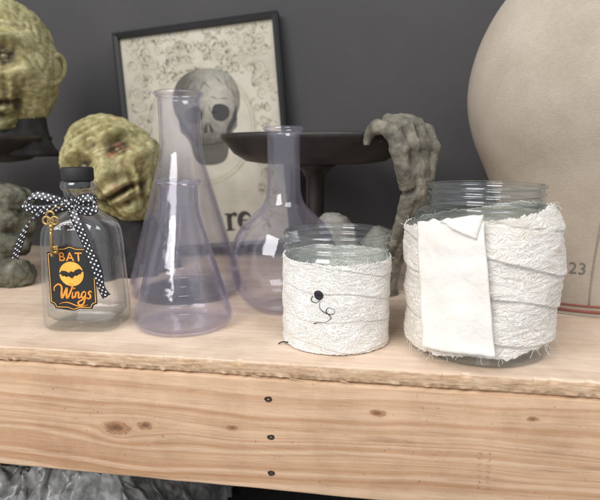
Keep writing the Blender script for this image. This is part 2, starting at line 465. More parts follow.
V, F = join(sm)
t_ = NT('faded_stamp_ink'); b_ = t_.bsdf(Base_Color=(0.25, 0.16, 0.11), Roughness=.8, Alpha=t_.ramp(t_.noise(t_.coord(), 3, 4, .7), [(.35, .05), (.65, .5)])); t_.surf(b_.outputs[0])
o = mesh_obj('faded_stamp', [(v[0], 33.79, v[1]) for v in V], F, t_.mat, shelf, recalc=False); o['kind'] = 'stuff'

V, F = rbox(-80, 55, 30, 72.8, -34, -32, 0.2)
o = mesh_obj('lower_shelf', V, F, m_cloth, smooth=False)
tag(o, 'dark lower shelf board beneath the pine beam', 'shelf')
Vp, Fp = [], []
NP = 200
for i in range(NP + 1):
    for j in range(NP + 1):
        a, b = i / NP, j / NP
        x = -52 + 33 * a; y = 38.5 + 26 * b
        e = min(1, 6 * min(a, 1 - a, b, 1 - b))
        p = Vector((x * 0.22, y * 0.22, 0))
        h = 14.5 * e ** 0.5 + e * (3.0 * mn.noise(p) + 2.0 * abs(mn.noise(p * 2.3)) + 1.6 * abs(mn.noise(p * 5)) + .9 * abs(mn.noise(p * 11)))
        Vp.append((x + 1.2 * mn.noise(p * 3 + Vector((5, 0, 0))), y + 1.2 * mn.noise(p * 3 + Vector((0, 9, 0))), -31.9 + h))
for i in range(NP):
    for j in range(NP):
        q = i * (NP + 1) + j; Fp.append((q, q + NP + 1, q + NP + 2, q + 1))
tb = NT('crinkled_plastic')
b = tb.bsdf(Base_Color=tb.ramp(tb.noise(tb.coord(), 0.5, 5, .65), [(0.3, (0.06, 0.06, 0.058)), (0.5, (0.26, 0.26, 0.25)), (0.7, (0.55, 0.55, 0.53))]), Roughness=0.2)
tb.surf(b.outputs[0])
o = mesh_obj('plastic_bag', Vp, Fp, tb.mat)
tag(o, 'crumpled grey translucent plastic bag under the shelf', 'plastic bag')

# ------------------------------------------------------------------ flasks
fl = thing('conical_flask', (-19.75, 51.0, 0.02), 'tall clear lilac-tinted conical flask standing behind smaller one', 'flask')
outer = [(0, 0.12), (3.0, 0.10), (5.1, 0.0), (5.6, 0.25), (5.8, 0.8), (5.66, 1.6), (5.0, 4.0), (4.15, 7.0), (3.3, 10.0), (2.6, 12.5), (2.2, 14.0), (2.08, 15.2), (2.05, 17.0), (2.05, 19.2), (2.12, 19.7), (2.38, 19.95), (2.45, 20.15), (2.35, 20.28)]
V, F = lathe(vessel(outer, 0.2, 0.35), 128)
mesh_obj('flask_body', V, F, m_flask, fl)
fs = thing('conical_flask', (-16.3, 41.2, 0.02), 'small clear lilac-tinted conical flask with measuring marks', 'flask')
outer = [(0, 0.12), (2.0, 0.08), (3.6, 0.0), (4.0, 0.2), (4.15, 0.65), (4.05, 1.25), (3.55, 3.0), (2.95, 5.0), (2.35, 7.0), (1.9, 8.5), (1.64, 9.5), (1.56, 10.3), (1.55, 11.5), (1.62, 11.85), (1.84, 12.0), (1.88, 12.12), (1.8, 12.2)]
V, F = lathe(vessel(outer, 0.16, 0.32), 128)
mesh_obj('flask_body', V, F, m_flask, fs)
def cone_r(z):
    pts = [(4.05, 1.25), (3.55, 3.0), (2.95, 5.0), (2.35, 7.0), (1.9, 8.5)]
    for (r0, z0), (r1, z1) in zip(pts, pts[1:]):
        if z <= z1: return r0 + (r1 - r0) * (z - z0) / (z1 - z0)
    return 1.9
tick = []
base_az = math.atan2(-41.3, 16.7)
for k, z in enumerate((1.9, 2.6, 3.3, 4.0, 4.7, 5.4)):
    wd = 0.14 if k % 2 else 0.22
    pts = [((cone_r(z) + 0.02) * math.cos(base_az + a), (cone_r(z) + 0.02) * math.sin(base_az + a), z) for a in [-wd / 2 + wd * q / 8 for q in range(9)]]
    tick.append(tube(pts, 0.018, 6))
V, F = join(tick)
t_ = NT('faint_white_print'); b_ = t_.bsdf(Base_Color=(0.85, 0.84, 0.9), Roughness=0.6, Alpha=0.4); t_.surf(b_.outputs[0])
o = mesh_obj('measuring_marks', V, F, t_.mat, fs); o['kind'] = 'stuff'
fr_ = thing('boiling_flask', (-8.55, 47.2, 0.02), 'round clear lilac-tinted boiling flask with long neck', 'flask')
outer = [(0, 0.25), (1.6, 0.12), (2.6, 0.02), (3.1, 0.2), (4.2, 1.2), (4.85, 2.8), (5.05, 4.5), (4.8, 6.1), (4.0, 7.7), (2.9, 8.8), (2.0, 9.7), (1.6, 10.7), (1.5, 12.0), (1.48, 14.0), (1.48, 15.7), (1.54, 16.2), (1.78, 16.4), (1.82, 16.58), (1.74, 16.7)]
V, F = lathe(vessel(outer, 0.17, 0.42), 128)
mesh_obj('flask_body', V, F, m_flask, fr_)

# ------------------------------------------------------------------ bottle
bt = thing('glass_bottle', (-24.3, 39.7, 0.02), 'clear flat-sided bottle with black bat label, polka-dot bow and gold key', 'bottle', rot=(0, 0, R(5)))
LV = [(0.0, 2.6, 1.9, 4.5), (0.08, 2.95, 2.2, 4.5), (0.4, 3.15, 2.38, 4.5), (1.2, 3.2, 2.4, 4.5), (3.5, 3.12, 2.32, 4.5), (6.0, 3.02, 2.25, 4.5), (7.6, 2.95, 2.2, 4.4), (8.4, 2.82, 2.1, 4.0), (8.95, 2.5, 1.9, 3.3), (9.4, 1.95, 1.6, 2.6), (9.8, 1.42, 1.36, 2.1), (10.15, 1.23, 1.23, 2), (10.6, 1.2, 1.2, 2), (11.3, 1.2, 1.2, 2), (11.55, 1.38, 1.38, 2), (11.9, 1.42, 1.42, 2), (12.15, 1.35, 1.35, 2)]
def lv_at(z):
    for a, b in zip(LV, LV[1:]):
        if z <= b[0]:
            t = (z - a[0]) / (b[0] - a[0]); return [a[k] + (b[k] - a[k]) * t for k in range(4)]
    return list(LV[-1])
def loft(levels, seg=128, cap0=True, cap1=False):
    V, F = [], []
    for (z, w, d, n) in levels:
        for j in range(seg):
            a = 2 * math.pi * j / seg; c, s = math.cos(a), math.sin(a)
            V.append((w * math.copysign(abs(c) ** (2 / n), c), d * math.copysign(abs(s) ** (2 / n), s), z))
    for i in range(len(levels) - 1):
        for j in range(seg):
            k = (j + 1) % seg; F.append((i * seg + j, i * seg + k, (i + 1) * seg + k, (i + 1) * seg + j))
    if cap0: F.append(tuple(range(seg)))
    if cap1: F.append(tuple((len(levels) - 1) * seg + j for j in range(seg)))
    return V, F
def cat4(lv, n=4):
    A = cat([l[:3] for l in lv], n); out = []
    for i, a in enumerate(A):
        t = i / n; k = min(int(t), len(lv) - 2); f = t - k
        out.append((a[0], a[1], a[2], lv[k][3] + (lv[k + 1][3] - lv[k][3]) * f))
    return out
outL = cat4(LV)
th = 0.26
inL = [(z, w - th, d - th, n) for (z, w, d, n) in reversed(outL) if z > 0.9]
inL += [(0.8, 2.7, 1.9, 3.5), (0.7, 2.3, 1.55, 3)]
V, F = loft(outL + inL, cap0=True, cap1=True)
mesh_obj('bottle_glass', V, F, m_bottleglass, bt)
V, F = lathe([(0, 11.6), (0.9, 11.6), (0.95, 12.1), (1.2, 12.22), (1.26, 12.35), (1.26, 13.15), (1.18, 13.3), (0, 13.34)], 48)
mesh_obj('stopper', V, F, m_black, bt)
def bfront(x, z, off):
    _, w, d, n = lv_at(z)
    return -(d * (max(0, 1 - abs(x / w) ** n)) ** (1 / n)) - off
def on_bottle(name, VF, mat, off, parent, cx=0.0, cz=0.0):
    V, F = VF
    return mesh_obj(name, [(v[0] + cx, bfront(v[0] + cx, v[1] + cz, off), v[1] + cz) for v in V], F, mat, parent, recalc=False)
def plaque(hw, hh, r, n=8):
    pts = []
    for sx, sz, a0 in ((1, 1, 270), (-1, 1, 0), (-1, -1, 90), (1, -1, 180)):
        cxx, czz = sx * hw, sz * hh
        for k in range(n + 1):
            a = R(a0 - 90 * k / n)
            pts.append((cxx + r * math.cos(a), czz + r * math.sin(a)))
        if (sx, sz) == (1, 1): pts += [(.5, hh), (0, hh + .18), (-.5, hh)]
        if (sx, sz) == (-1, -1): pts += [(-.5, -hh), (0, -hh - .18), (.5, -hh)]
    return pts
def grid_fill(pts):
    bm = bmesh.new(); vs = [bm.verts.new((p[0], p[1], 0)) for p in pts]; bm.faces.new(vs)
    bmesh.ops.triangulate(bm, faces=bm.faces)
    bmesh.ops.subdivide_edges(bm, edges=bm.edges, cuts=3, use_grid_fill=True)
    bm.verts.index_update()
    V = [(v.co.x, v.co.y) for v in bm.verts]; F = [tuple(v.index for v in f.verts) for f in bm.faces]; bm.free(); return V, F
lab = on_bottle('bottle_label', grid_fill(plaque(1.95, 2.5, 0.40)), m_label, 0.03, bt, 0, 4.55)
pb = plaque(1.83, 2.37, 0.40); pb.append(pb[0])
on_bottle('label_border', strip2(pb, 0.055), m_lorange, 0.055, lab, 0, 4.55)
on_bottle('label_lettering', text2d('BAT', 1.0, 0, 0.012, 1.12), m_orange, 0.06, lab, 0, 6.28)
G = []
def gl(pts, w=.12): G.append(strip2([(x + z * .22, z) for x, z in smooth2(pts, 6)], lambda t: w * (.5 + .75 * math.sin(t * math.pi))))
gl([(-.45, .55), (-.5, .85), (-.2, 1.12), (.12, .9), (.2, .3), (.3, 0), (.48, .5), (.58, .8), (.62, .3), (.74, 0), (.95, .55), (1.02, 1.05), (.85, 1.2), (.72, 1.05)], .15)
gl([(1.12, .5), (1.14, .12), (1.22, 0), (1.36, .2)]); gl([(1.17, .72), (1.21, .78), (1.25, .72)], .16)
gl([(1.36, .52), (1.4, .25), (1.4, 0)]); gl([(1.4, .25), (1.52, .5), (1.64, .4), (1.66, .1), (1.75, 0), (1.86, .18)])
gl([(2.24, .45), (2.06, .54), (1.9, .3), (1.98, .04), (2.18, .15), (2.24, .47)]); gl([(2.24, .47), (2.24, -.1), (2.15, -.5), (1.85, -.58), (1.72, -.35), (2.0, -.15), (2.4, .05)])
gl([(2.72, .45), (2.58, .58), (2.46, .42), (2.64, .22), (2.66, .04), (2.5, -.05), (2.36, .08)])
Vw, Fw = join(G); Vw = [((v[0] - 1.22) * .98, v[1] * 1.0) for v in Vw]
on_bottle('label_lettering', (Vw, Fw), m_orange, 0.06, lab, 0, 2.95)
def disc2(r, n=36, rings=5):
    V = [(0, 0)]; F = []
    for k in range(1, rings + 1):
        for i in range(n): V.append((r * k / rings * math.cos(2 * math.pi * i / n), r * k / rings * math.sin(2 * math.pi * i / n)))
    for i in range(n): F.append((0, 1 + i, 1 + (i + 1) % n))
    for k in range(rings - 1):
        for i in range(n):
            l = (i + 1) % n; F.append((1 + k * n + i, 1 + k * n + l, 1 + (k + 1) * n + l, 1 + (k + 1) * n + i))
    return V, F
on_bottle('label_moon', disc2(1.0), m_lorange, 0.05, lab, 0, 4.92)
def bat(cx, cz, s, rot=0):
    half = [(0, .18), (.07, .3), (.12, .16), (.25, .12), (.45, .34), (.8, .42), (1.15, .18), (.95, .1), (.85, -.08), (.68, -.02), (.5, -.2), (.35, -.08), (.2, -.22), (.0, -.38)]
    pts = half + [(-x, z) for x, z in reversed(half[1:-1])]
    c, q = math.cos(rot), math.sin(rot)
    return fan([(cx + s * (x * c - z * q), cz + s * (x * q + z * c)) for x, z in pts], (cx, cz))
on_bottle('label_bat', bat(0.0, 4.9, .90, .12), m_label, 0.08, lab)
fl1 = [(-1.2 + 2.4 * k / 30, 0.16 * math.sin(k / 30 * math.pi * 2)) for k in range(31)]
on_bottle('label_flourish', strip2(fl1, lambda t: 0.02 + 0.07 * math.sin(t * math.pi)), m_orange, 0.06, lab, 0, 2.42)

bow = bpy.data.objects.new('ribbon_bow', None); scene.collection.objects.link(bow); bow.parent = bt; bow.empty_display_size = .01
def ribbon(name, pts, wdir, w, par, n=8):
    P = cat(pts, n); W = cat(wdir, n)
    V, F, U = [], [], []; L = 0; K = 4
    for i, p in enumerate(P):
        if i: L += (P[i] - P[i - 1]).length
        d = W[i].normalized()
        for k in range(K + 1):
            s = (k / K - .5)
            V.append(p + d * w * s + Vector((0, -0.05 * math.cos(s * math.pi), 0))); U.append((L, s * w))
    for i in range(len(P) - 1):
        for k in range(K):
            q = i * (K + 1) + k; F.append((q, q + K + 1, q + K + 2, q + 1))
    o = mesh_obj(name, V, F, m_dots, par, uvs=U, recalc=False)
    md = o.modifiers.new('s', 'SOLIDIFY'); md.thickness = 0.0004; md.offset = 0
    return o
Vn, Fn, Un = [], [], []
for j in range(49):
    a = 2 * math.pi * j / 48
    for k, (r, z) in enumerate(((1.34, 10.15), (1.40, 10.5), (1.36, 10.9))):
        Vn.append((r * math.cos(a), r * math.sin(a), z)); Un.append((a * 1.4, z))
for j in range(48):
    for k in range(2):
        q = j * 3 + k; Fn.append((q, q + 3, q + 4, q + 1))
mesh_obj('ribbon_band', Vn, Fn, m_dots, bow, uvs=Un, recalc=False)
kz = 10.35
ribbon('ribbon_loop', [(0.1, -1.7, kz), (-1.2, -2.0, kz + .55), (-2.6, -2.1, kz + .8), (-3.3, -2.3, kz + .2), (-2.4, -2.6, kz - .25), (-1.0, -2.3, kz - .2), (0.1, -1.8, kz)],
       [(0, 0, 1), (.1, .2, 1), (.3, .4, 1), (.6, .5, .7), (.2, -.2, 1), (0, -.2, 1), (0, 0, 1)], 0.75, bow)
ribbon('ribbon_loop', [(0.2, -1.7, kz), (1.1, -2.0, kz + .5), (2.0, -2.1, kz + .6), (2.5, -2.3, kz + .0), (1.9, -2.6, kz - .35), (0.9, -2.3, kz - .2), (0.2, -1.8, kz)],
       [(0, 0, 1), (-.1, .2, 1), (-.3, .4, 1), (-.6, .5, .7), (-.2, -.2, 1), (0, -.2, 1), (0, 0, 1)], 0.75, bow)
ribbon('ribbon_tail', [(0.2, -1.9, kz), (0.9, -2.5, kz - 1.2), (1.6, -2.6, kz - 3.0), (2.3, -2.7, kz - 5.0), (2.5, -2.6, kz - 6.4), (2.9, -2.6, kz - 7.2)],
       [(1, 0, .2), (1, 0.1, .3), (1, -.2, .2), (.9, .3, .3), (1, -.3, .3), (1, 0, .6)], 0.75, bow)
ribbon('ribbon_tail', [(0.0, -1.9, kz), (-1.6, -2.5, kz - 0.3), (-2.9, -2.6, kz - 1.2), (-3.7, -2.6, kz - 2.6), (-4.5, -2.4, kz - 4.2)],
       [(0, 0, 1), (.3, 0, 1), (.8, -.1, .7), (1, .2, .4), (.9, 0, .3)], 0.7, bow)
V, F = ball((0.15, -2.0, kz), 0.42, sc=(1.0, .7, 1.15))
mesh_obj('ribbon_knot', V, F, m_dots, bow, uvs=[(v[0], v[2]) for v in V])
kp = []
cx, cz, ky = -0.95, 9.3, -2.95
for (ax, az, r) in ((-.32, .0, .3), (.32, .0, .3), (0, .42, .3), (0, -.1, .24)):
    kp.append(tube([(cx + ax + r * math.cos(R(a)), ky, cz + az + r * math.sin(R(a))) for a in range(0, 361, 20)], 0.11, 8, False))
kp.append(tube([(cx, ky, cz - .3), (cx - .1, ky, cz - 1.4), (cx - .2, ky + .1, cz - 2.7)], 0.13, 8))
kp.append(ball((cx, ky, cz - .45), .21)); kp.append(ball((cx - .02, ky, cz - .76), .17)); kp.append(ball((cx - .2, ky + .1, cz - 2.75), .16))
kp.append(rbox(cx - .15, cx + .38, ky - .06, ky + .16, cz - 2.62, cz - 2.40, .02)); kp.append(rbox(cx - .15, cx + .38, ky - .06, ky + .16, cz - 2.22, cz - 2.0, .02))
kp.append(rbox(cx + .24, cx + .38, ky - .06, ky + .16, cz - 2.66, cz - 1.96, .02))
kp.append(tube([(cx, ky, cz + .7), (cx + .2, ky + .3, cz + 1.0), (0.1, -2.1, kz)], 0.04, 6))
V, F = join(kp)
mesh_obj('key', V, F, m_gold, bt)

# ------------------------------------------------------------------ jars
def jar_profile(H, Rb, Rm, t=0.24):
    return vessel([(0, 0.35), (Rb * .55, 0.3), (Rb * 0.85, 0.0), (Rb * 0.95, 0.12), (Rb, 0.7), (Rb, 1.6), (Rb, H * .5), (Rb, H - 2.9), (Rb * .985, H - 2.4), ((Rb + Rm) / 2, H - 1.95), (Rm * .985, H - 1.7), (Rm * .97, H - 1.45), (Rm * 1.0, H - 1.33), (Rm * 1.005, H - 1.2), (Rm * .97, H - 1.05), (Rm * .97, H - .85), (Rm * 1.0, H - .74), (Rm * 1.0, H - .62), (Rm * .97, H - .5), (Rm * .98, H - .3), (Rm * 1.02, H - .18), (Rm * 1.01, H - .05)], t, 0.75, 3)

def wrap(name, zlo, zhi, Rf, mat, parent, NU=620, NV=190):
    V, F, U = [], [], []
    for i in range(NU + 1):
        a = 2 * math.pi * i / NU
        z0, z1 = zlo(a), zhi(a)
        for j in range(NV + 1):
            f = j / NV; z = z0 + (z1 - z0) * f
            r = Rf(a, z, f); V.append((r * math.cos(a), r * math.sin(a), z)); U.append((r * a, z))
    for i in range(NU):
        for j in range(NV):
            q = i * (NV + 1) + j; F.append((q, q + NV + 1, q + NV + 2, q + 1))
    o = mesh_obj(name, V, F, mat, parent, uvs=U, recalc=False)
    md = o.modifiers.new('s', 'SOLIDIFY'); md.thickness = 0.0008; md.offset = -1
    return o
def cr(a, z, k, seed, sx=1.0, sz=1.0):
    return mn.noise(Vector((math.cos(a) * k * sx, math.sin(a) * k * sx, z * k * sz / 4.5 + seed)))
def frac(x): return x - math.floor(x)
def step(b): return (1 - b) * min(1, b / .06)

def threads(parent, edges, n, mat, seed, spread=.7):
    rnd = random.Random(seed); parts = []
    for _ in range(n):
        zf, Rf, sgn = rnd.choice(edges); a = rnd.uniform(0, 2 * math.pi)
        z = zf(a); r = Rf(a, z, 1.0 if sgn > 0 else 0.0) + .01
        p = Vector((r * math.cos(a), r * math.sin(a), z - sgn * .1)); tan = Vector((-math.sin(a), math.cos(a), 0))
        pts = [p]; L = rnd.uniform(.15, spread); d = (tan * rnd.uniform(-1, 1) + Vector((0, 0, sgn * rnd.uniform(.1, .5)))).normalized()
        for k in range(7):
            d = (d + Vector((rnd.uniform(-.5, .5), rnd.uniform(-.5, .5), rnd.uniform(-.7, .4))) * .9).normalized()
            q = pts[-1] + d * L / 7
            rr = math.hypot(q.x, q.y)
            if rr < r: q.x *= r / rr; q.y *= r / rr
            pts.append(q)
        parts.append(tube(cat(pts, 2), 0.013, 4))
    V, F = join(parts); o = mesh_obj('loose_threads', V, F, mat, parent); o['kind'] = 'stuff'; return o

j1 = thing('glass_jar', (-3.05, 39.75, 0.02), 'small glass jar wrapped in white gauze with ink dot drawing', 'jar')
V, F = lathe(jar_profile(8.6, 4.08, 4.08), 128)
mesh_obj('jar_glass', V, F, m_jarglass, j1)
def R1(a, z, f):
    band = frac(z / 1.9 + a / (2 * math.pi) * 1.0 + .30 * cr(a, z, 1.2, 3))
    r = 4.15 + 0.07 * step(band) + 0.08 * cr(a, z, 2.6, 1, 1, 1.6) + 0.06 * abs(cr(a, z, 5, 5, .6, 2.6)) + 0.02 * cr(a, z, 16, 7, 1, 1.5) + 0.01 * cr(a, z, 34, 9)
    r += 0.10 * max(0, 1 - z / 0.9) * (0.6 + cr(a, 0, 4, 11))
    return max(r, 4.12)
z1lo = lambda a: 0.06 + 0.08 * abs(cr(a, 0, 9, 21))
z1hi = lambda a: 6.72 + 0.16 * cr(a, 0, 2.5, 31) + 0.12 * cr(a, 0, 12, 33) + 0.08 * cr(a, 0, 40, 35)
wrap('gauze_wrap', z1lo, z1hi, R1, m_gauze1, j1)
threads(j1, [(z1hi, R1, 1), (z1hi, R1, 1), (z1lo, R1, 1)], 80, m_thread, 4, .9)
def on_wrap(VF, Rf, az0, Rm, cz, off):
    V, F = VF; out = []
    for (x, z) in V:
        a = az0 + x / Rm; zz = cz + z; r = Rf(a, zz, .5) + off
        out.append((r * math.cos(a), r * math.sin(a), zz))
    return out, F
az1 = math.atan2(-39.75, 3.05) - 0.30
V, F = on_wrap(disc2(.36, 36, 6), R1, az1, 4.3, 4.5, 0.05)
mesh_obj('ink_drawing', V, F, m_ink, j1, recalc=False)
sq = smooth2([(-.45, -.1), (-.62, -.45), (-.2, -.6), (.1, -.35), (.1, -.9), (.5, -1.25), (1.0, -1.35), (1.2, -1.05), (.75, -.85), (.6, -1.2), (.95, -1.6), (.6, -1.9), (.1, -2.0), (-.4, -2.2)], 8)
V, F = on_wrap(strip2(sq, lambda t: .045 + .02 * math.sin(t * 20)), R1, az1, 4.3, 4.5, 0.06)
mesh_obj('ink_drawing', V, F, m_ink, j1, recalc=False)
a0 = math.atan2(-39.75, 3.05) - 1.0
V, F = tube(cat([(4.3 * math.cos(a0), 4.3 * math.sin(a0), .25), (4.6 * math.cos(a0 - .08), 4.6 * math.sin(a0 - .08), .2), (4.9 * math.cos(a0 - .1), 4.9 * math.sin(a0 - .1), .06)], 5), 0.05, 6)
mesh_obj('stray_thread', V, F, m_ink, j1)

j2 = thing('glass_jar', (7.8, 39.9, 0.02), 'large glass jar loosely wrapped in cream gauze with blank cloth strip', 'jar')
RB2 = 5.2
V, F = lathe(jar_profile(12.25, RB2, 4.12), 128)
mesh_obj('jar_glass', V, F, m_jarglass, j2)
fa = math.atan2(-39.9, -7.8)
def sdiff(a): return math.sin(a - fa), math.cos(a - fa)
def R2(a, z, f):
    s, c = sdiff(a)
    zz = z + 1.1 * s
    band = frac(zz / 2.7 + .28 * cr(a, z, 1.1, 3) + .2)
    r = RB2 + .10 + 0.17 * step(band) + 0.18 * cr(a, z, 2.0, 41, 1, 1.3) + 0.12 * abs(cr(a, z, 4, 45, .6, 2.4)) + 0.03 * cr(a, z, 14, 47, 1, 1.5) + 0.012 * cr(a, z, 32, 49)
    r += 0.28 * max(0, s) * math.exp(-((z - 6.5) / 2.8) ** 2)
    r += 0.36 * max(0, -s) * math.exp(-((z - 8.0) / 2.2) ** 2)
    if z > 9.4: r -= (z - 9.4) * 0.50
    return max(r, RB2 + .03 if z < 9.6 else RB2 + .03 - (z - 9.6) * .62)
z2lo = lambda a: 0.80 + 0.55 * sdiff(a)[0] + 0.30 * cr(a, 0, 2.2, 61) + 0.14 * cr(a, 0, 12, 63) + 0.08 * cr(a, 0, 40, 66)
z2hi = lambda a: 10.1 + 0.85 * sdiff(a)[0] + 0.2 * cr(a, 0, 2.5, 71) + 0.16 * cr(a, 0, 12, 73) + 0.08 * cr(a, 0, 40, 76)
wrap('gauze_wrap', z2lo, z2hi, R2, m_gauze2, j2)
threads(j2, [(z2hi, R2, 1), (z2lo, R2, -1), (z2lo, R2, -1)], 110, m_thread, 5, 1.0)
Vc, Fc = [], []
NA, NBb = 30, 48
def cloth_pt(u, v):
    xw = -3.55 + 4.75 * u - 1.15 * v + 0.10 * mn.noise(Vector((v * 4, u, 3)))
    zz = 1.0 + 8.75 * v + (0.35 * u) + (0.22 * math.sin(u * 3.1) + .16 * mn.noise(Vector((u * 9, 2, 5)))) * v - .14 * mn.noise(Vector((u * 6, 9, 5))) * (1 - v)
    a = fa + xw / 5.7
    r = 5.78 + 0.12 * mn.noise(Vector((u * 2.5, v * 3, 7))) + .07 * mn.noise(Vector((u * 1.5, v * 9, 17))) + 0.15 * (1 - u) ** 4 + 0.28 * max(0, u - .86) / .14 * (0.3 + 0.7 * (1 - v)) - 0.12 * max(0, zz - 9.2) + 0.15 * max(0, .1 - v) / .1
    return (r * math.cos(a), r * math.sin(a), zz)
for i in range(NA + 1):
    for j in range(NBb + 1): Vc.append(cloth_pt(i / NA, j / NBb))
for i in range(NA):
    for j in range(NBb):
        q = i * (NBb + 1) + j; Fc.append((q, q + NBb + 1, q + NBb + 2, q + 1))
o = mesh_obj('cloth_label', Vc, Fc, m_satin, j2, recalc=False)
md = o.modifiers.new('s', 'SOLIDIFY'); md.thickness = 0.0006; md.offset = 1
o['label'] = 'blank ivory cloth strip'
tri = [(0.40, 0.98), (0.99, 1.05), (0.90, 0.86)]
Vt, Ft = [], []
n = 10
for i in range(n + 1):
    for j in range(n + 1 - i):
        a, b = i / n, j / n; c = 1 - a - b
        u = tri[0][0] * a + tri[1][0] * b + tri[2][0] * c; v = tri[0][1] * a + tri[1][1] * b + tri[2][1] * c
        p = Vector(cloth_pt(u, v)); rr = math.hypot(p.x, p.y); k = (rr + .10 + .9 * a * c + .25 * b * c) / rr
        Vt.append((p.x * k, p.y * k, p.z + .10))
idx = {}; q = 0
for i in range(n + 1):
    for j in range(n + 1 - i): idx[(i, j)] = q; q += 1
for i in range(n):
    for j in range(n - i):
        Ft.append((idx[(i, j)], idx[(i + 1, j)], idx[(i, j + 1)]))
        if i + j < n - 1: Ft.append((idx[(i + 1, j)], idx[(i + 1, j + 1)], idx[(i, j + 1)]))
o = mesh_obj('folded_flap', Vt, Ft, m_satin, j2, recalc=False)
md = o.modifiers.new('s', 'SOLIDIFY'); md.thickness = 0.0006; md.offset = 1

# ------------------------------------------------------------------ canvas head form
cf = thing('canvas_head_form', (20.6, 56.0, 0.02), 'beige canvas head block numbered 23 with sewn seam', 'mannequin head')
P = [(0, 0.0), (7.6, 0.0), (8.0, .2), (7.9, 1.2), (7.6, 3.5), (7.7, 6.0), (8.2, 9.0), (9.5, 12.2), (11.0, 15.6), (11.75, 19.0), (11.6, 22.5), (10.6, 26.0), (8.6, 29.3), (5.6, 31.6), (2.6, 32.7), (0, 33.0)]
pc = [(max(0, p[0]), p[1]) for p in cat([(r, z, 0) for r, z in P], 6)]; pc[0] = (0, 0); pc[-1] = (0, 33)
def form_r(z):
    for (r0, z0), (r1, z1) in zip(pc[8:], pc[9:]):
        if z0 <= z <= z1 and z1 > z0: return r0 + (r1 - r0) * (z - z0) / (z1 - z0)
    return 8
def fr2(r, z, a): return r * (1 + .012 * mn.noise(Vector((math.cos(a) * 1.5, math.sin(a) * 1.5, z * .12)))), z
V, F = lathe(pc, 128, fr2)
mesh_obj('canvas_body', V, F, m_canvas, cf)
fca = math.atan2(-56.0, -20.6)
def on_form(VF, az, cz, off):
    V, F = VF; out = []
    for x, z in V:
        a = az + x / 8.0; r = fr2(form_r(cz + z), cz + z, a)[0] + off; out.append((r * math.cos(a), r * math.sin(a), cz + z))
    return out, F
V, F = on_form(text2d('23', 1.5, 0, 0, 1.05), fca + 0.0, 4.15, 0.05)
mesh_obj('size_number', V, F, plain('grey_print', (0.16, 0.145, 0.135), .8), cf, recalc=False)
def seam(az0, az1, zt=31.5):
    pts = []
    for k in range(60):
        z = 0.9 + (zt - .9) * k / 59; a = az0 + (az1 - az0) * (k / 59) ** 1.3
        r = fr2(form_r(z), z, a)[0] + 0.0; pts.append((r * math.cos(a), r * math.sin(a), z))
    return pts
for s0, s1 in ((fca + .15, fca + .34), (fca + 2.2, fca + 2.0), (fca - 2.0, fca - 2.1)):
    V, F = tube(seam(s0, s1), .09, 6)
    mesh_obj('seam', V, F, plain('seam_thread', (0.30, 0.25, 0.20), .9), cf)
for z, r in ((.35, .13), (.85, .09)):
    pts = [((8.02 + .02 * math.sin(a * 5)) * math.cos(a), 8.02 * math.sin(a), z + .05 * math.sin(a * 3)) for a in [2 * math.pi * k / 90 for k in range(91)]]
    V, F = tube(pts, r, 8, False); mesh_obj('base_cord', V, F, m_red, cf)

# ------------------------------------------------------------------ dish stands
st = thing('serving_stand', (-7.1, 59.3, 0.02), 'dark shallow dish on pedestal gripped by weathered skeletal hand', 'stand')
V, F = lathe([(0, 13.2), (6.2, 13.2), (7.8, 13.45), (9.2, 14.3), (10.0, 15.4), (10.45, 15.8), (10.55, 16.05), (10.5, 16.35), (10.1, 16.4), (9.2, 15.1), (8.0, 14.3), (6, 13.9), (0, 13.8)], 96)
mesh_obj('dish', V, F, m_plate, st)
V, F = lathe([(0, 0), (3.6, 0), (3.7, .3), (3.3, .7), (1.8, 1.3), (1.2, 3), (1.0, 5), (1.0, 9.5), (1.0, 11.5), (1.6, 12.5), (2.6, 13.15), (0, 13.18)], 48)
mesh_obj('pedestal', V, F, m_plate, st)
parts = []
def limb(pts, rad): parts.append(tube(cat(pts, 4), [v[0] for v in cat([(r, 0, 0) for r in rad], 4)], 14))
limb([(9.4, -.9, 0.0), (9.8, -.9, 2), (10.7, -.9, 5), (12.0, -.9, 8), (12.7, -.9, 10.4), (12.8, -.9, 12.2)], [1.7, 1.15, 1.0, 1.15, 1.15, 1.35])
limb([(9.0, -2.2, 0.0), (9.7, -2.0, 2), (10.8, -2.0, 5), (12.1, -2.2, 8), (12.8, -2.1, 10.6)], [.9, .55, .5, .6, .8])
limb([(9.0, .6, 0.0), (9.7, .5, 2), (11.0, .5, 5), (12.3, .6, 8), (12.7, .5, 10.6)], [.9, .5, .48, .6, .75])
parts.append(ball((12.5, -.9, 12.8), 1.75, sc=(.75, 1.2, 1.1)))
for yi in (-3.7, -1.9, -.1, 1.7):
    limb([(12.7, -.9 + (yi + .9) * .45, 11.6), (12.8, -.9 + (yi + .9) * .85, 13.2), (12.6, yi, 15.0)], [.85, .72, .85])
for yi, ex in ((-3.8, -.5), (-1.95, .1), (-0.1, .2), (1.75, -.35)):
    k1 = (12.7, yi, 15.3 + ex * .5); k2 = (12.0, yi * 1.03, 17.0 + ex); k3 = (10.3, yi * 1.05, 17.5 + ex); k4 = (9.3, yi * 1.05, 16.4 + ex * .5); k5 = (9.15, yi * 1.05, 15.6 + ex * .5)
    limb([k1, k2, k3, k4, k5], [.82, .74, .66, .5, .3])
    parts.append(ball(k1, .95)); parts.append(ball(k2, .88)); parts.append(ball(k3, .76))
limb([(12.4, 1.4, 12.0), (11.8, 3.0, 13.2), (10.7, 3.5, 14.6), (10.4, 3.3, 15.8)], [.85, .74, .62, .42])
V, F = join(parts)
rz_ = Matrix.Rotation(R(-36), 3, 'Z')
V = [rz_ @ Vector(v) + Vector((.85, .2, -.25 if v[2] > 1 else 0)) for v in V]
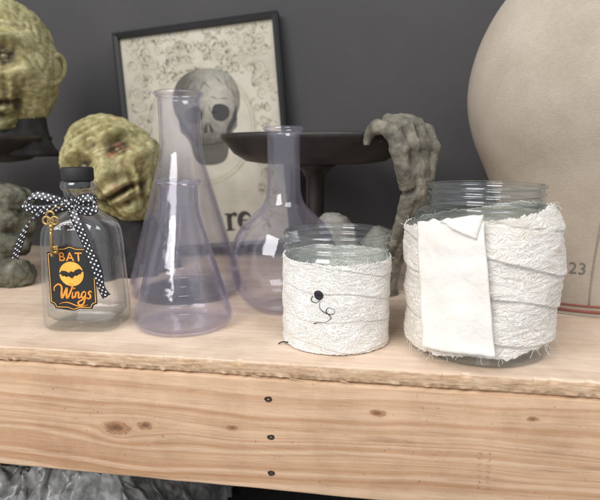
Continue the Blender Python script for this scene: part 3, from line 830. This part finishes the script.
arm = mesh_obj('sculpted_hand', V, F, m_stone, st)
rm = arm.modifiers.new('r', 'REMESH'); rm.mode = 'VOXEL'; rm.voxel_size = 0.0011; rm.use_smooth_shade = True
tx = bpy.data.textures.new('rough', 'CLOUDS'); tx.noise_scale = 0.006; tx.noise_depth = 4
dm = arm.modifiers.new('d', 'DISPLACE'); dm.texture = tx; dm.strength = 0.002; dm.mid_level = .5
s2 = thing('serving_stand', (-50.0, 56.5, 0.02), 'dark thin-rimmed dish on pedestal carrying green head', 'stand')
for ch in list(st.children):
    if ch.name.startswith('sculpted'): continue
    c = ch.copy(); scene.collection.objects.link(c); c.parent = s2
rk = []; rnd = random.Random(3)
for k in range(34):
    z = rnd.uniform(0.8, 10.5); sp = 4.2 * (1 - z / 17)
    x, y = rnd.uniform(-sp, sp * .8), rnd.uniform(-2.5, 2.5); r = rnd.uniform(1.1, 2.2)
    rk.append(ball((x, y, z), r, 14, 8, (1.2, 1, .8)))
V, F = join(rk)
o = mesh_obj('weathered_stone', V, F, m_dstone, None, (-41.9, 51.6, 0.0))
rm = o.modifiers.new('r', 'REMESH'); rm.mode = 'VOXEL'; rm.voxel_size = 0.002; rm.use_smooth_shade = True
dm = o.modifiers.new('d', 'DISPLACE'); dm.texture = tx; dm.strength = 0.007; dm.mid_level = .5
tag(o, 'lumpy grey-green weathered stone prop under the dish', 'stone prop')
# pale rounded props under the dish
for (loc, sc3, lbl, sd) in (((-4.4, 53.6, 0), (2.5, 2.2, 4.3), 'pale rounded weathered stone under the dark dish', 2), ((0.4, 56.6, 0), (2.3, 2.3, 3.3), 'squat pale stone beside the skeletal hand', 6)):
    V, F = ball((0, 0, 0), 1, 64, 48)
    V = [tuple(Vector(v) * (1 + .12 * mn.noise(Vector(v) * 1.6 + Vector((sd, 0, 0))) + .04 * mn.noise(Vector(v) * 5 + Vector((sd, 0, 0))))) for v in V]
    o = mesh_obj('weathered_stone', [(v[0] * sc3[0], v[1] * sc3[1], sc3[2] * .97 + v[2] * sc3[2]) for v in V], F, m_pale, None, loc)
    tag(o, lbl, 'stone prop')

# ------------------------------------------------------------------ monster heads
FE = [(0, -4, 7, 14, .18), (0, -14, 10, 6, .20), (12, -15, 5, 4, .08), (-12, -15, 5, 4, .08), (24, 19, 20, 5, .20), (-24, 19, 20, 5, .20), (0, 17, 7, 5, -.10), (7, 22, 2.5, 7, -.06), (-7, 22, 2.5, 7, -.06),
      (25, 6, 12, 7, -.22), (-25, 6, 12, 7, -.22), (25, 8, 9, 3, .13), (-25, 8, 9, 3, .13), (25, 2, 9, 2.5, .11), (-25, 2, 9, 2.5, .11), (46, -6, 14, 8, .15), (-46, -6, 14, 8, .15), (24, -22, 4, 13, -.10), (-24, -22, 4, 13, -.10), (32, -24, 4, 13, .05), (-32, -24, 4, 13, .05),
      (0, -27, 28, 3.5, .13), (0, -32.5, 30, 2.6, -.20), (0, -38, 24, 3.5, .13), (0, -46, 20, 3, -.10),
      (0, -57, 20, 8, .16), (40, -36, 9, 20, -.12), (-40, -36, 9, 20, -.12), (0, 34, 40, 3, .05), (0, 43, 38, 3, .045), (0, 52, 34, 3, .03), (0, 29, 40, 2, -.05), (0, 38.5, 40, 2, -.05), (0, 47.5, 36, 2, -.05)]
def head(parent, size, seed, mat, sc=(.80, .95, 1.08), amp_k=1.0, earf=1.0):
    V, F, CV = [], [], []; NE, NAz = 150, 200
    for i in range(NE + 1):
        el = -math.pi / 2 + math.pi * i / NE
        for j in range(NAz):
            az = -math.pi + 2 * math.pi * j / NAz
            d = Vector((math.cos(el) * math.sin(az), -math.cos(el) * math.cos(az), math.sin(el)))
            wr = .05 * abs(mn.noise(d * 5 + Vector((seed, 4, 0)))) + .03 * abs(mn.noise(Vector((d.x * 6, d.y * 6, d.z * 16 + seed))))
            pos = neg = 0
            for (a, e, wa, we, amp) in FE:
                g = amp * math.exp(-((az - R(a)) / R(wa)) ** 2 - ((el - R(e)) / R(we)) ** 2)
                if g < 0: neg += g
                else: pos += g
            s = 1 + (pos + neg) * amp_k + .08 * mn.noise(d * 2.2 + Vector((seed, 0, 0))) + wr + .01 * mn.noise(d * 18 + Vector((seed, 0, 9)))
            CV.append(max(0, min(1, .5 + neg * 1.7 * (1 if pos < .1 else .6) + (wr - .018) * 4)))  # low values mark hollows that the skin colour paints as shaded
            jaw = 1 - .25 * max(0, -d.z)
            V.append((d.x * sc[0] * size * s * jaw, d.y * sc[1] * size * s, d.z * sc[2] * size * (1 + (s - 1) * .4)))
    for i in range(NE):
        for j in range(NAz):
            k = (j + 1) % NAz; F.append((i * NAz + j, i * NAz + k, (i + 1) * NAz + k, (i + 1) * NAz + j))
    h = mesh_obj('head_shell', V, F, mat, parent)
    at = h.data.attributes.new('crease_shade', 'FLOAT', 'POINT'); at.data.foreach_set('value', CV)
    for sx in (-1, 1):
        ep = []
        x = sx * sc[0] * size * .97; E = size * earf
        ep.append(tube(cat([(x * .96, -.03 * E, E * .16), (x + sx * .05 * E, .08 * E, E * .26), (x + sx * .09 * E, .22 * E, E * .18), (x + sx * .08 * E, .22 * E, 0), (x + sx * .04 * E, .08 * E, -.16 * E), (x * .96, -.03 * E, -.24 * E)], 5), E * .05, 8))
        ep.append(ball((x + sx * .0 * E, .10 * E, .02 * E), E * .21, sc=(.4, .75, 1.15)))
        Ve, Fe = join(ep); e_ = mesh_obj('ear', Ve, Fe, mat, parent)
        at = e_.data.attributes.new('crease_shade', 'FLOAT', 'POINT'); at.data.foreach_set('value', [.47] * len(Ve))
        Ve, Fe = ball((sx * math.sin(R(25)) * sc[0] * size * .87, -math.cos(R(25)) * sc[1] * size * .87, size * .09), size * .075)
        mesh_obj('eye', Ve, Fe, plain('murky_eye', (0.13, 0.10, 0.05), .2), parent)
    return h
h1 = thing('monster_bust', (-42.9, 58.2, 13.7), 'yellow-green wrinkled bald monster head resting on dark dish', 'mask', rot=(0, 0, R(10)))
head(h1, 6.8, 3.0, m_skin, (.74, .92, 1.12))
for c in h1.children: c.location.z = 10.2 * C
V, F = lathe([(0, 0.2), (4.0, 0.2), (4.3, .6), (3.5, 1.8), (3.1, 3.6), (3.2, 6), (0, 6.4)], 48, lambda r, z, a: (r * (1 + .08 * math.sin(a * 9 + z)), z))
mesh_obj('neck', V, F, m_cloth, h1)
h2 = thing('monster_mask', (-32.0, 60.5, 12.2), 'greenish wrinkled monster mask with red blotches lying on black cloth', 'mask')
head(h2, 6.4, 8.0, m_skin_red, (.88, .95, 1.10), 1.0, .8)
h2.rotation_euler = (Matrix.Rotation(R(14), 3, 'Z') @ Matrix.Rotation(R(-12), 3, 'X') @ Matrix.Rotation(R(-28), 3, 'Y')).to_euler()
Vc, Fc = lathe([(0, 0), (7.5, 0), (7.3, .6), (6.2, 3), (5.2, 5.2), (4.2, 7.0), (2.5, 7.9), (0, 8.1)], 120, lambda r, z, a: (r * (1 + .07 * math.sin(a * 8) * (1 - z / 12) + .04 * math.sin(a * 19 + z)), z))
o = mesh_obj('cloth_mound', Vc, Fc, m_cloth, None, (-32.6, 61.0, 0.02))
tag(o, 'black draped cloth mound under green mask', 'cloth')

# ------------------------------------------------------------------ framed skull print
Mx = Matrix.Rotation(R(-5.0), 3, 'X') @ Matrix.Rotation(R(-5.3), 3, 'Y')
pf = thing('picture_frame', (-33.9, 68.7, 0.05), 'black framed aged skull print leaning crooked on wall', 'picture frame', rot=Mx.to_euler())
W, H, bw = 23.2, 30.6, 0.8
oc = [(0, 0), (W, 0), (W, H), (0, H)]; ic = [(bw, bw), (W - bw, bw), (W - bw, H - bw), (bw, H - bw)]
V, F = [], []
for (ox, oz), (ix, iz) in zip(oc, ic):
    mx, mz = (ox * .6 + ix * .4), (oz * .6 + iz * .4)
    V += [(ox, 0.9, oz), (ox, -0.35, oz), (mx, -.6, mz), (ix, -0.4, iz), (ix, 0.3, iz), (ix, .9, iz)]
for i in range(4):
    j = (i + 1) % 4
    for k in range(6):
        l = (k + 1) % 6; F.append((i * 6 + k, j * 6 + k, j * 6 + l, i * 6 + l))
mesh_obj('frame_moulding', V, F, m_frame, pf, smooth=False)
V, F = rbox(bw - .05, W - bw + .05, 0.2, 0.6, bw - .05, H - bw + .05, .02)
pr = mesh_obj('print_paper', V, F, m_paper, pf, smooth=False)
def flat(name, VF, mat, y):
    V, F = VF; return mesh_obj(name, [(v[0], y, v[1]) for v in V], F, mat, pr, recalc=False)
sc_ = []
def spiral(cx, cz, r, turns, a0, s, w=.16):
    pts = []
    for k in range(36):
        t = k / 35; rr = r * (1 - t * .85); a = a0 + s * turns * 2 * math.pi * t
        pts.append((cx + rr * math.cos(a), cz + rr * math.sin(a)))
    sc_.append(strip2(pts, lambda t: w * (1.3 - t * .6) + .18 * math.exp(-((t - .3) / .15) ** 2)))
rnd = random.Random(5)
cxm = W / 2
# mirrored damask of many small scrolls and leaves
for row in range(16):
    z = 2.2 + row * 1.82
    for colm in range(7):
        dx = .8 + colm * 1.55 + (.7 if row % 2 else 0)
        if dx > 10.1: continue
        if z < 23.6 and dx < 7.4: continue
        r = rnd.uniform(.55, .95); a0 = rnd.uniform(0, 6.28); s = rnd.choice((-1, 1))
        jx, jz = rnd.uniform(-.2, .2), rnd.uniform(-.2, .2)
        spiral(cxm + dx + jx, z + jz, r, 1.4, a0, s, .13); spiral(cxm - dx - jx, z + jz, r, 1.4, math.pi - a0, -s, .13)
for k in range(150):
    dx = rnd.uniform(.2, 10.0); z = rnd.choice([rnd.uniform(23.5, 29.4), rnd.uniform(2, 29)])
    if z < 23.5 and dx < 7.5: dx = rnd.uniform(7.6, 10.1)
    a = rnd.uniform(0, 6.28); L = rnd.uniform(.5, 1.1)
    for sx, aa in ((1, a), (-1, math.pi - a)):
        x = cxm + sx * dx
        pts = [(x + L * t * math.cos(aa + t), z + L * t * math.sin(aa + t)) for t in [q / 8 for q in range(9)]]
        sc_.append(strip2(pts, lambda t: .02 + .30 * math.sin(t * math.pi)))
ring = [(11.2 + 7.6 * math.cos(R(a)), 16.8 + 7.8 * math.sin(R(a))) for a in range(0, 361, 5)]
sc_.append(strip2(ring, .26)); sc_.append(strip2([(11.2 + (x - 11.2) * .94, 16.8 + (z - 16.8) * .94) for x, z in ring], .1))
o = flat('scroll_pattern', join(sc_), m_scroll, 0.17); o['kind'] = 'stuff'
SX, SZ, KS = 12.3, 18.9, 1.18
skp = [(0, 4.8), (1.9, 4.5), (3.3, 3.5), (4.0, 1.8), (3.9, .2), (3.45, -1.0), (3.4, -2.0), (2.8, -2.7), (2.35, -3.6), (2.0, -5.2), (1.3, -6.0), (0, -6.2)]
skp2 = smooth2([(x * KS, z * KS) for x, z in skp], 4)
full = skp2 + [(-x, z) for x, z in reversed(skp2[1:-1])]
flat('skull_drawing', fan([(SX + x, SZ + z) for x, z in full], (SX, SZ - .5)), skull_mat(SX, SZ), 0.15)
dk = []
def K(pts): return [(SX + x * KS, SZ + z * KS) for x, z in pts]
for sx in (-1, 1):
    eye = smooth2([(sx * .55, -.2), (sx * .9, .55), (sx * 1.8, .6), (sx * 2.6, .1), (sx * 2.55, -.9), (sx * 1.7, -1.35), (sx * .8, -1.0), (sx * .55, -.2)], 4)
    dk.append(fan(K(eye)))
    dk.append(fan(K([(sx * .10, -1.2), (sx * .45, -1.9), (sx * .65, -2.6), (sx * .15, -2.4)])))
    dk.append(strip2(K([(sx * 3.5, .2), (sx * 3.2, -1.2), (sx * 2.5, -2.2), (sx * 1.9, -3.4)]), lambda t: .1 + .7 * math.sin(t * math.pi)))
    for (a, b, c_, d_) in ((1.2, 3.9, 2.2, 2.6), (2.4, 3.3, 2.9, 1.9), (.5, 1.6, 1.4, 1.1), (1.5, 1.2, 2.8, 1.0), (-.3, 3.4, .8, 2.3), (3.0, 2.6, 3.5, .9), (.3, .7, .5, -.6)):
        dk.append(strip2(K([(sx * a, b), (sx * (a + c_) / 2, (b + d_) / 2 + .12), (sx * c_, d_)]), lambda t: .10 * math.sin(t * math.pi) + .01))
for k in range(-4, 5):
    dk.append(strip2(K([(k * .36, -3.1), (k * .35, -4.5)]), .08))
dk.append(strip2(K([(-1.9, -3.7), (0, -3.85), (1.9, -3.7)]), .16))
o = flat('dark_print', join(dk), m_dkink, 0.13); o['kind'] = 'stuff'
LT = []
rx, rz = 13.5, 2.4; q_ = 1.12
def P2(x, z): return (rx + x * q_, rz + z * q_)
def box2(x0, x1, z0, z1): LT.append(([P2(x0, z0), P2(x1, z0), P2(x1, z1), P2(x0, z1)], [(0, 1, 2, 3)]))
box2(.22, .78, 0, 2.1); box2(-.02, 1.08, 0, .16); box2(-.02, .5, 1.98, 2.14)
LT.append(strip2([P2(.6, 1.5), P2(.85, 1.92), P2(1.2, 2.05), P2(1.45, 1.8)], lambda t: .2 + .42 * t))
arc = [P2(2.55 + .72 * math.cos(R(a)), 1.05 + .98 * math.sin(R(a))) for a in range(5, 325, 8)]
LT.append(strip2(arc, lambda t: .16 + .56 * math.sin(min(1, t * 1.05) * math.pi) ** 1.5)); box2(1.95, 3.33, 1.07, 1.23)
flat('print_lettering', join(LT), m_dkink, 0.11)

# ------------------------------------------------------------------ light
w = bpy.data.worlds.new('World'); scene.world = w; w.use_nodes = True
bg = w.node_tree.nodes['Background']; bg.inputs[0].default_value = (0.93, 0.95, 1.0, 1); bg.inputs[1].default_value = 0.60
def area(name, loc, target, sx, sy, power, col):
    l = bpy.data.lights.new(name, 'AREA'); l.shape = 'RECTANGLE'; l.size = sx * C; l.size_y = sy * C; l.energy = power; l.color = col
    o = bpy.data.objects.new(name, l); scene.collection.objects.link(o); o.location = Vector(loc) * C
    o.rotation_euler = (Vector(target) - Vector(loc)).to_track_quat('-Z', 'Y').to_euler(); return o
area('window_light', (-60, -65, 90), (-5, 48, 5), 80, 100, 20, (1.0, 0.985, 0.96))
area('fill_light', (50, -20, 120), (0, 48, 0), 60, 60, 6, (0.96, 0.98, 1.0))  # added weak fill from the upper right, no lamp of the room

# ------------------------------------------------------------------ camera
cd = bpy.data.cameras.new('camera'); cam = bpy.data.objects.new('camera', cd); scene.collection.objects.link(cam)
cd.sensor_width = 36; cd.lens = 31.2; cd.clip_start = 0.01; cd.clip_end = 50
th_, ph = R(8.5), R(10.9)
cam.location = (0, 0, 14.7 * C)
Fw = Vector((-math.sin(th_) * math.cos(ph), math.cos(th_) * math.cos(ph), -math.sin(ph)))
cam.rotation_euler = Fw.to_track_quat('-Z', 'Y').to_euler()
cd.dof.use_dof = True; cd.dof.focus_distance = 0.41; cd.dof.aperture_fstop = 7
scene.camera = cam
scene.view_settings.view_transform = 'Standard'; scene.view_settings.look = 'None'; scene.view_settings.exposure = 0
